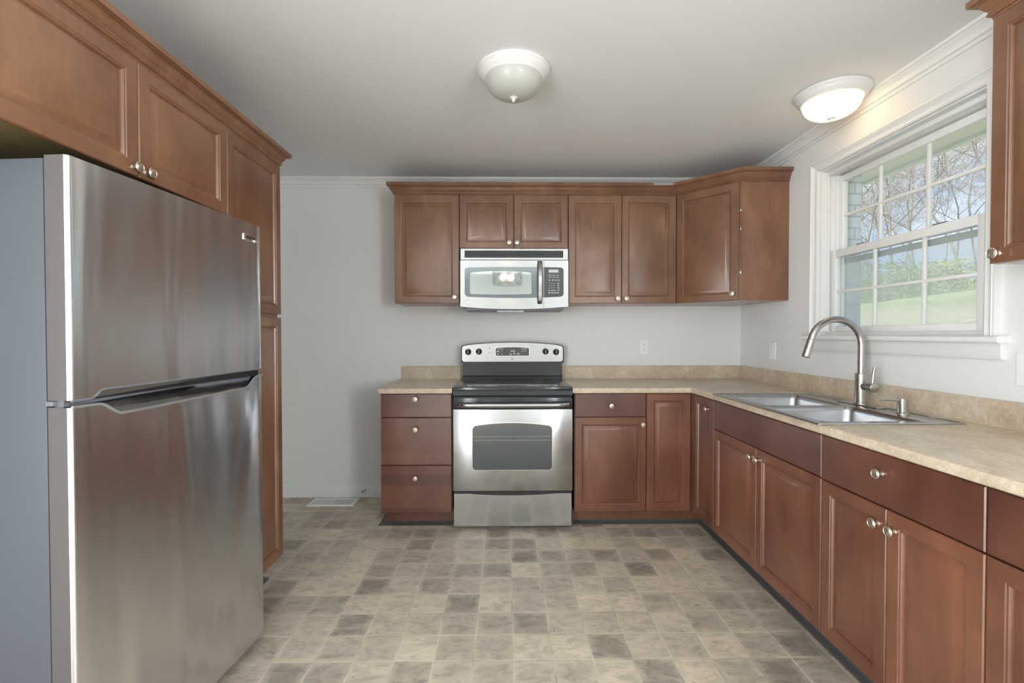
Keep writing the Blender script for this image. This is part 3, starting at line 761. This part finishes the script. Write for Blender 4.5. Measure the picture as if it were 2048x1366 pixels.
# backguard and control panel
rl(MB().prism([(-.050, .915), (-.098, .915), (-.098, .930), (-.090, .942), (-.085, 1.034), (-.050, 1.034)], CX0+.009, CX1-.009, 'yz')).build('backguard', BLACKGLOSS, rg, 20)
def crownz(x): u_ = (x-.0525)/.381; return 1.170+.024*(1-abs(u_)**2.0)
def panel_outline(x0, x1, zb_, grow):
    pts = [(x1, zb_+.012), (x1, crownz(x1)-.022+grow), ]
    for k in range(1, 6): a = PI/2*k/5; pts.append((x1-.022+.022*math.cos(a), crownz(x1)-.022+grow+.018*math.sin(a)))
    for k in range(1, 24): x = x1-.022+(x0-x1+.044)*k/24; pts.append((x, crownz(x)+grow-.003))
    for k in range(0, 6): a = PI/2+PI/2*k/5; pts.append((x0+.022+.022*math.cos(a), crownz(x0)-.022+grow+.018*math.sin(a)))
    pts += [(x0, zb_+.012), (x0+.012, zb_), (x1-.012, zb_)]
    return pts
con = rl(MB().prism(panel_outline(CX0-.003, CX1+.003, 1.032, .004), -.100, -.03, 'xz')).build('console', BLACKGLOSS, rg, 30)
rl(MB().prism(panel_outline(CX0+.006, CX1-.006, 1.046, -.002), -.104, -.099, 'xz')).build('control_panel', STEEL, con, 30)
for x, z in ((-.279, 1.119), (-.199, 1.122), (.300, 1.122), (.379, 1.118)):
    k = rl(MB().lathe([(0, .024), (.013, .024), (.0165, .020), (.019, .006), (.023, .004), (.0235, 0)], 28, Matrix.Translation((x, -.104, z)) @ Matrix.Rotation(PI/2, 4, 'X'))).build('control_knob', BLACKMAT, con)
    rl(MB().prism([(x-.003, z-.017), (x+.003, z-.017), (x+.003, z+.021), (x, z+.025), (x-.003, z+.021)], -.131, -.126, 'xz')).build('pointer', GREYPLASTIC, k, 0)
rl(MB().prism([(x, z+(.006*(1-((x-.051)/.13)**2) if z > 1.12 else 0)) for x, z in dens(rrect(-.078, .180, 1.087, 1.152, .010, 4), 14)], -.1052, -.1035, 'xz')).build('display_bezel', CHROME, con, 0)
dsp = rl(MB().prism([(x, z+(.006*(1-((x-.051)/.127)**2) if z > 1.12 else 0)) for x, z in dens(rrect(-.074, .176, 1.090, 1.1485, .009, 4), 14)], -.1062, -.1045, 'xz')).build('display', mat('display_grey', (.09, .088, .08), .25), con, 0)
mb = MB(); q = -.1068
for xa, xb, z in ((-.060, -.018, 1.140), (.118, .160, 1.140), (-.066, -.048, 1.125), (-.066, -.046, 1.118), (-.064, -.048, 1.100), (-.030, -.022, 1.124), (-.030, -.022, 1.099), (.140, .156, 1.126), (.120, .133, 1.122)): mb.box(xa, xb, q, q+.001, z, z+.004)
for x in (.040, ): mb.prism([(x-.010, 1.098), (x, 1.111), (x+.010, 1.098)], q, q+.001, 'xz')
for x in (.066, ): mb.prism([(x-.010, 1.111), (x+.010, 1.111), (x, 1.098)], q, q+.001, 'xz')
mb.lathe([(.006, 0), (.009, 0), (.009, .001), (.006, .001)], 20, Matrix.Translation((.096, q+.001, 1.104)) @ Matrix.Rotation(PI/2, 4, 'X'))
rl(mb).build('key_print', PRINT, con, 0)
mb = MB()
for k in range(3): mb.box(.040+k*.011, .047+k*.011, q, q+.001, 1.120, 1.132)
rl(mb).build('clock_digits', PRINT, con, 0)
rl(MB().lathe([(.0055, 0), (.0055, .0015), (.0075, .0015), (.0075, 0)], 24, Matrix.Translation((.049, -.104, 1.066)) @ Matrix.Rotation(PI/2, 4, 'X'))).build('ring_badge', BLACKMAT, con)
for z in (1.147, 1.113): rl(MB().lathe([(0, .0015), (.003, .0015), (.003, 0)], 12, Matrix.Translation((-.120, -.104, z)) @ Matrix.Rotation(PI/2, 4, 'X'))).build('indicator_light', BLACKMAT, con)

# ------------------------------------------------------------------ refrigerator, turned a little towards the room
FN, FF = Vector((-1.0425, -2.464)), Vector((-.979, -1.703))
ang = math.atan2((FF-FN).y, (FF-FN).x); FWD = (FF-FN).length
fr = thing('refrigerator', 'stainless steel top-freezer refrigerator standing at the left', 'refrigerator', (FN.x, FN.y, 0), ang)
DOORSIDE = mat('grey_door_edge', (.115, .105, .108), .4, .2)
# local frame: x runs from the near edge to the far edge, -y is the front face
def door_plan():
    """plan of a refrigerator door with rounded vertical front edges"""
    w_ = FWD; T_ = .058; r = .012
    plan = []
    for cx, a0 in ((r, PI), (w_-r, 1.5*PI)):
        for k in range(7): a = a0+PI/2*k/6; plan.append((cx+r*math.cos(a), r+r*math.sin(a)))
    plan += [(w_, T_), (0, T_)]
    return plan
plan = door_plan()
GZ = 1.083
# lower edge of the freezer door and upper edge of the fridge door as functions of x
def lerp(pts, x):
    for (a, za), (b, zb_) in zip(pts, pts[1:]):
        if x <= b: u_ = (x-a)/(b-a); u_ = u_*u_*(3-2*u_); return za+(zb_-za)*u_
    return pts[-1][1]
low_edge = [(0, 1.092), (.055, 1.092), (.085, 1.112), (.72, 1.115), (FWD, 1.115)]
top_edge = [(0, 1.075), (.070, 1.074), (.140, 1.040), (.655, 1.047), (.725, 1.085), (FWD, 1.090)]
def fridge_door(name, zlo, zhi):
    xs = sorted(set([p[0] for p in plan[:14]]+[FWD*k/60 for k in range(3, 58)]))
    fx = []
    for i in range(7): fx.append(plan[i])
    for x in xs:
        if plan[6][0] < x < plan[7][0]: fx.append((x, 0.0))
    for i in range(7, 14): fx.append(plan[i])
    fx += [(FWD, .058), (0, .058)]
    n_ = len(fx); vs = [(x, y, zlo(x)) for x, y in fx]+[(x, y, zhi(x)) for x, y in fx]
    fs = [tuple(range(n_))[::-1], tuple(range(n_, 2*n_))]+[(i, (i+1) % n_, n_+(i+1) % n_, n_+i) for i in range(n_)]
    o = MB().add(vs, fs).build(name, FRIDGE, fr, 40)
    o.data.materials.append(DOORSIDE)
    for p in o.data.polygons:
        if abs(p.normal.x) > .985 or p.normal.y > .9: p.material_index = 1
    return o
fz = fridge_door('freezer_door', lambda x: lerp(low_edge, x), lambda x: 1.680)
fd = fridge_door('refrigerator_door', lambda x: .047, lambda x: lerp(top_edge, x))
# pocket handle: a rim following the curved top edge, and a recessed grey trough behind it
xs = [.004+(FWD-.008)*k/60 for k in range(61)]
rim = MB().tube([(x, -.0005, lerp(top_edge, x)+.001) for x in xs], .0038, 8); rim.build('handle_rim', mat('pale_grey_rim', (.40, .41, .42), .3, .6), fd)
rim2 = MB().tube([(x, .001, lerp(low_edge, x)-.001) for x in xs], .0030, 8); rim2.build('handle_lip', GREYPLASTIC, fz)
MB().box(.012, FWD-.012, .030, .056, 1.030, 1.112).build('handle_recess', GREYPLASTIC, fd, 0)
MB().box(.014, FWD-.014, .010, .056, 1.088, 1.1105).build('handle_channel', BLACKMAT, fz, 0)
hg = MB().box(.000, .020, .046, .066, 1.078, 1.090, .003).build('hinge', GREYPLASTIC, fr)
MB().box(.008, FWD-.008, .058, .066, .052, 1.672).build('door_gasket', BLACKMAT, fr, 0)
MB().box(.004, FWD-.014, .066, .600, .030, 1.676, .004).build('cabinet_body', GREYMETAL, fr)
MB().box(.03, FWD-.03, .040, .10, .010, .045).build('kick_grille', BLACKMAT, fr, 0)
for x in (.06, FWD-.06):
    for y in (.12, .60): MB().lathe([(0, 0), (.02, 0), (.02, .03), (0, .03)], 12, Matrix.Translation((x, y, 0))).build('foot', BLACKMAT, fr)
bg = MB().box(FWD-.114, FWD-.034, -.004, .001, 1.610, 1.634, .0012).build('badge', CHROME, fz)
tx = bpy.data.curves.new('lettering', 'FONT'); tx.body = 'FRIGIDAIRE'; tx.size = .0125; tx.align_x = 'CENTER'; tx.align_y = 'CENTER'; tx.extrude = .0003
to = bpy.data.objects.new('lettering', tx); COL.objects.link(to)
me = bpy.data.meshes.new_from_object(to.evaluated_get(bpy.context.evaluated_depsgraph_get())); bpy.data.objects.remove(to)
me.materials.clear(); me.materials.append(BLACKMAT)
lo = bpy.data.objects.new('lettering', me); COL.objects.link(lo); lo.parent = bg; lo.location = (FWD-.074, -.0044, 1.622); lo.rotation_euler = (PI/2, 0, 0); lo.scale = (.9, 1, 1)

# ------------------------------------------------------------------ ceiling lights
def ceiling_light(label, loc, glass_m):
    r = thing('ceiling_light', label, 'ceiling light', loc, 0, 'flush ceiling lights')
    MB().lathe([(0, 0), (.158, 0), (.163, -.003), (.164, -.009), (.160, -.014), (.154, -.017), (.152, -.026), (.146, -.033), (.138, -.038), (.136, -.043), (.130, -.047), (.124, -.047), (.124, -.040), (0, -.040)], 64).build('rim', WHITEP, r, 60)
    prof = [(.127*math.cos(a)**.8 if k < 16 else 0, -.044-.080*math.sin(a)) for k, a in ((k, PI/2*k/16) for k in range(17))]
    MB().lathe(prof, 64).build('glass_bowl', glass_m, r, 80)
    MB().lathe([(0, -.120), (.017, -.121), (.019, -.125), (.013, -.128), (.008, -.131), (.0065, -.138), (.004, -.143), (0, -.145)], 24).build('finial', WHITEP, r, 60)
    return r
ceiling_light('unlit white flush ceiling light with frosted bowl at the middle of the ceiling', (.038, -1.475, H), FROST)
ceiling_light('glowing flush ceiling light near the window wall', (1.612, -1.295, H), LIT)

# ------------------------------------------------------------------ small wall and floor things
def plate(name, label, cat, loc, rz, w_, h_, kind):
    r = thing(name, label, cat, loc, rz)
    MB().ringplate(-w_/2, w_/2, -h_/2, h_/2, [(0, -.0005), (0, -.004), (.003, -.006)]).build('cover_plate', PLASTICW, r, 30)
    if kind == 'outlet':
        for z in (-.020, .020):
            s_ = MB().prism(rrect(-.0165, .0165, z-.014, z+.014, .010, 4), -.0075, -.005, 'xz').build('socket', PLASTICW, r, 30)
            m_ = MB()
            for x in (-.006, .006): m_.box(x-.001, x+.001, -.0079, -.0074, z-.002, z+.006)
            m_.box(-.002, .002, -.0079, -.0074, z-.010, z-.006); m_.build('slot', GREYPLASTIC, s_, 0)
    else:
        n_ = 2 if w_ > .1 else 1
        for k in range(n_):
            x = (k-(n_-1)/2)*.046
            MB().prism([(-.006, -.033), (-.0105, -.033), (-.0075, .033), (-.006, .033)], x-.0165, x+.0165, 'yz').build('rocker', PLASTICW, r, 0)
    return r
plate('outlet', 'white duplex outlet on the back wall right of the range', 'outlet', (1.0695, 0, 1.1495), 0, .072, .116, 'outlet')
plate('light_switch', 'white rocker switch plate on the right wall near the corner', 'switch', (XR, -.442, 1.135), -PI/2, .072, .118, 'switch')
plate('light_switch', 'white wide switch plate at the right edge below the wall cabinet', 'switch', (XR, -2.018, 1.124), -PI/2, .118, .118, 'switch')
vt = thing('floor_vent', 'white metal floor register near the back wall', 'floor vent', (-1.283, -.122, 0))
mb = MB().ringplate(-.17, .17, -.078, .078, [(0, 0), (0, -.003), (.005, -.007), (.022, -.007), (.024, -.002)], hole=True)
mb.box(-.006, .006, -.007, -.002, -.056, .056)
mb.v = [(x, z, -y) for x, y, z in mb.v]
mb.build('frame', PLASTICW, vt, 30)
mb = MB()
for k in range(46):
    x = -.1445+k*.0064
    if abs(x) > .006: mb.box(x, x+.0035, -.055, .055, .001, .005)
mb.build('louvre', PLASTICW, vt, 0)
MB().box(-.148, .148, -.056, .056, .0002, .001).build('damper', GREYPLASTIC, vt, 0)
ds = thing('door_stop', 'small metal door stop sticking out of the baseboard', 'door stop', (-1.075, -.0135, .056))
MB().tube([(0, 0, 0), (-.002, -.010, .001), (-.006, -.050, .004)], [.007, .0045, .0045], 10).build('rod', NICKEL, ds)
MB().tube([(-.006, -.050, .004), (-.008, -.062, .005)], [.0065, .0065], 10).build('tip', GREYPLASTIC, ds)

# ------------------------------------------------------------------ chandelier over the dining end (seen in the reflections)
ch = thing('chandelier', 'four-bulb drum chandelier over the dining end, seen in the microwave reflection', 'chandelier', (.03, -4.85, H))
MB().lathe([(0, 0), (.06, 0), (.06, -.015), (0, -.02)], 24).build('canopy', BLACKMAT, ch)
MB().tube([(0, 0, -.018), (0, 0, -.16)], .006, 8).build('stem', BLACKMAT, ch)
mb = MB(); R_ = .24
for z in (-.16, -.36): mb.tube([(R_*math.cos(a), R_*math.sin(a), z) for a in [2*PI*k/40 for k in range(41)]], .006, 6)
for k in range(16):
    a, b = 2*PI*k/16, 2*PI*(k+(2 if k % 2 else -2))/16
    mb.tube([(R_*math.cos(a), R_*math.sin(a), -.16), (R_*math.cos((a+b)/2)*1.0, R_*math.sin((a+b)/2)*1.0, -.26), (R_*math.cos(b), R_*math.sin(b), -.36)], .0055, 5)
for k in range(4):
    a = PI/2*k+.4; mb.tube([(0, 0, -.16), (R_*math.cos(a), R_*math.sin(a), -.16)], .003, 5); mb.tube([(0, 0, -.16), (.02, 0, -.32), (.09*math.cos(a), .09*math.sin(a), -.33)], .004, 5)
mb.build('drum_frame', BLACKMAT, ch)
for k in range(4):
    a = PI/2*k+.4; x, y = .09*math.cos(a), .09*math.sin(a)
    cs = MB().tube([(x, y, -.33), (x, y, -.275)], .010, 10).build('candle_sleeve', WHITEP, ch)
    MB().lathe([(0, -.275), (.010, -.272), (.0165, -.250), (.014, -.228), (.005, -.205), (0, -.200)], 14, Matrix.Translation((x, y, 0))).build('bulb', BULB, cs, 80)

# ------------------------------------------------------------------ outside
BRICK = mat('white_painted_brick', (.62, .68, .74), .7)
t = NT(BRICK); br = t.n('ShaderNodeTexBrick', Scale=1.0); br.inputs['Color1'].default_value = (.66, .71, .76, 1); br.inputs['Color2'].default_value = (.58, .65, .72, 1); br.inputs['Mortar'].default_value = (.46, .50, .55, 1)
br.inputs['Brick Width'].default_value = .2; br.inputs['Row Height'].default_value = .067; br.inputs['Mortar Size'].default_value = .006
tc = t.n('ShaderNodeTexCoord'); sx = t.n('ShaderNodeSeparateXYZ'); cx = t.n('ShaderNodeCombineXYZ'); t.l(tc.outputs['Object'], sx.inputs[0])
t.l(t.math('ADD', sx.outputs['X'], sx.outputs['Y']), cx.inputs[0]); t.l(sx.outputs['Z'], cx.inputs[1]); t.l(cx.outputs[0], br.inputs['Vector']); t.l(br.outputs['Color'], t.b.inputs['Base Color'])
mb = MB(); x0, x1 = XR+.15, 2.10
mb.box(x0, x1, -.86, .15, -.3, 2.45); mb.box(x0, x1, -4.3, -1.86, -.3, 2.45); mb.box(x0, x1, -6.5, -6.1, -.3, 2.45); mb.box(x0, x1, -6.1, -4.3, -.3, .82); mb.box(x0, x1, -6.1, -4.3, 2.13, 2.45); mb.box(x0, x1, -1.86, -.86, -.3, 1.22); mb.box(x0, x1, -1.86, -.86, 2.26, 2.45)
struct(mb.build('wall_outside', BRICK, smooth=0))
SOFF = mat('soffit_paint', (.84, .88, .82), .6)
mb = MB().box(2.10, 2.50, -7.2, 1.6, 2.30, 2.32); mb.box(2.48, 2.51, -7.2, 1.6, 2.285, 2.45)
struct(mb.build('trim_5', SOFF, smooth=0))

GRASS = mat('lawn', (.22, .30, .12), .9, spec=.1)
t = NT(GRASS); v = t.coord((1, 1, 1)); a = t.noise(v, .35, 5, .6); b = t.noise(v, 5, 4, .7)
cg = t.ramp(a, (.32, (.24, .32, .14)), (.5, (.34, .42, .20)), (.68, (.50, .50, .30)))
cg = t.mix(cg, t.ramp(b, (.3, (.75, .75, .75)), (.7, (1.2, 1.2, 1.1))), 1, 'MULTIPLY')
leaf = t.ramp(t.noise(v, 1.1, 4, .7), (.50, (0, 0, 0)), (.62, (1, 1, 1)))
sx = t.n('ShaderNodeSeparateXYZ'); t.l(v, sx.inputs[0])
near = t.ramp(t.math('DIVIDE', sx.outputs['X'], 40.0), (.18, (1, 1, 1)), (.24, (0, 0, 0)))
far = t.ramp(t.math('DIVIDE', sx.outputs['X'], 60.0), (.40, (0, 0, 0)), (.50, (1, 1, 1)))
cg = t.mix(cg, (.50, .40, .27), t.math('MULTIPLY', near, .7))
cg = t.mix(cg, (.40, .34, .25), t.math('MULTIPLY', far, .7))
t.l(cg, t.b.inputs['Base Color'])
def gz(x, y):
    pts = [(2.0, .1), (4, .95), (6, 1.38), (8, 1.75), (12, 2.35), (25, 3.9), (40, 5.6), (70, 8.5), (90, 10)]
    for (a_, za), (b_, zb_) in zip(pts, pts[1:]):
        if x <= b_: return za+(zb_-za)*(x-a_)/(b_-a_)+.25*math.sin(y*.21+x*.1)*min(1, max(0, (x-6)/10))
    return 10
xs = [2.0, 3, 4, 5, 6, 7, 8, 10, 12, 15, 18, 21, 25, 30, 35, 40, 50, 60, 75, 90]; ys = [-30+4*k for k in range(46)]
vs = [(x, y, gz(x, y)) for x in xs for y in ys]; n_ = len(ys)
fs = [(i*n_+j, i*n_+j+1, (i+1)*n_+j+1, (i+1)*n_+j) for i in range(len(xs)-1) for j in range(n_-1)]
struct(MB().add(vs, fs).build('hillside_lawn', GRASS, smooth=80))

BARK = mat('grey_bark', (.30, .26, .215), .9, spec=.1)
t = NT(BARK); t.l(t.ramp(t.noise(t.coord((1, 1, .3)), 4, 4), (.3, (.26, .225, .19)), (.7, (.50, .45, .39))), t.b.inputs['Base Color'])
def make_tree(seed, height):
    rnd = random.Random(seed); mb = MB(); tw = MB()
    def grow(p, d, ln, r, lvl):
        n_ = 4 if lvl < 2 else 3
        pts = [p]; rs = [r]; cur = p.copy(); dd = d.copy()
        for i in range(n_):
            dd = (dd+Vector((rnd.gauss(0, .16), rnd.gauss(0, .16), rnd.gauss(.05, .10)))).normalized()
            cur = cur+dd*(ln/n_); pts.append(cur.copy()); rs.append(max(r*(1-.62*(i+1)/n_), .0045))
        (mb if lvl < 1 else tw).tube(pts, rs, 6 if lvl == 0 else (4 if lvl == 1 else 3), cap=False)
        if lvl >= 4: return
        nb = [9, 5, 4, 3][lvl]
        for k in range(nb):
            f = (.30 if lvl == 0 else .22)+(1-.30)*(k+rnd.random())/nb; f = min(f, .99)
            i = min(int(f*n_), n_-1); q = pts[i].lerp(pts[i+1], f*n_-i)
            base = (pts[i+1]-pts[i]).normalized(); side = Vector((rnd.gauss(0, 1), rnd.gauss(0, 1), rnd.gauss(.1, .5)))
            side = (side-base*side.dot(base)).normalized()
            nd = (base*(.55 if lvl else .6)+side*rnd.uniform(.6, 1.0)).normalized()
            grow(q, nd, ln*rnd.uniform(.42, .62), max(rs[i]*rnd.uniform(.42, .6), .0045), lvl+1)
    grow(Vector((0, 0, -.3)), Vector((rnd.gauss(0, .05), rnd.gauss(0, .05), 1)), height, height*.006, 0)
    return mb.mesh('trunk', BARK, 60), tw.mesh('branches', BARK, 0)
protos = [make_tree(s, h) for s, h in ((3, 9.5), (11, 11), (23, 8.5), (31, 10))]
rt = random.Random(5); kt = 0
trees = []
for row, (X, n_) in enumerate(((17, 4), (22, 9), (28, 13), (35, 16))):
    for k in range(n_):
        s_ = .52+(1.52-.52)*(k+rt.uniform(.25, .75))/n_
        x = X+rt.uniform(-2, 2); trees.append((x, s_*x-3.59, row))
depthword = {0: 'bare grey tree standing closest on the lawn, seen through the window', 1: 'bare tree in the front of the woods beyond the lawn', 2: 'bare tree in the middle of the woods up the hill', 3: 'bare tree at the back of the woods near the hilltop'}
for k, (x, y, row) in enumerate(trees):
    r = thing('bare_tree', depthword[row], 'tree', (x, y, gz(x, y)), rt.uniform(0, 6.28), 'bare trees, row %s from the house' % ('one', 'two', 'three', 'four')[row])
    s_ = rt.uniform(.85, 1.25); r.scale = (s_, s_, s_)
    tm, bm_ = protos[k % 4]
    MB().build('trunk', None, r, mesh=tm); MB().build('branches', None, r, mesh=bm_)
# leafy undergrowth in front of the woods
LEAF = mat('yellow_green_leaves', (.52, .52, .24), .8, spec=.15)
LEAF2 = mat('dull_green_leaves', (.38, .44, .27), .8, spec=.15)
def make_shrub(seed, n_):
    rnd = random.Random(seed); mb = MB()
    for k in range(n_):
        u_ = rnd.random()*2*PI; rr = rnd.random()**.5; z = rnd.random()
        c_ = Vector((math.cos(u_)*rr*(1-.5*z), math.sin(u_)*rr*(1-.5*z), z*1.1)); d_ = Vector((rnd.gauss(0, 1), rnd.gauss(0, 1), rnd.gauss(0, 1))).normalized()
        e_ = d_.orthogonal().normalized(); s_ = rnd.uniform(.018, .045)
        mb.add([c_-d_*s_, c_+e_*s_*.5, c_+d_*s_, c_-e_*s_*.5], [(0, 1, 2, 3)])
    return mb
shr = [make_shrub(1, 1900).mesh('foliage', LEAF, 0), make_shrub(2, 1900).mesh('foliage', LEAF2, 0)]
stem = MB()
for k in range(7): a = k*.9; stem.tube([(0, 0, -.1), (.3*math.cos(a), .3*math.sin(a), .5), (.5*math.cos(a), .5*math.sin(a), .95)], [.03, .02, .01], 5)
stm = stem.mesh('stem', BARK, 60)
for k in range(16):
    x = rt.uniform(11, 24); s_ = 1.03+.42*(k+rt.random())/16; y = s_*x-3.59
    gr = k % 2
    r = thing('shrub', ('yellow-green shrub at the edge of the woods outside the window', 'dull green shrub at the edge of the woods outside the window')[gr], 'shrub', (x, y, gz(x, y)-.05), rt.uniform(0, 6), ('yellow-green shrubs outside', 'dull green shrubs outside')[gr])
    q = rt.uniform(.7, 1.3); r.scale = (q*1.2, q*1.2, q)
    MB().build('foliage', None, r, mesh=shr[gr]); MB().build('stem', None, r, mesh=stm)
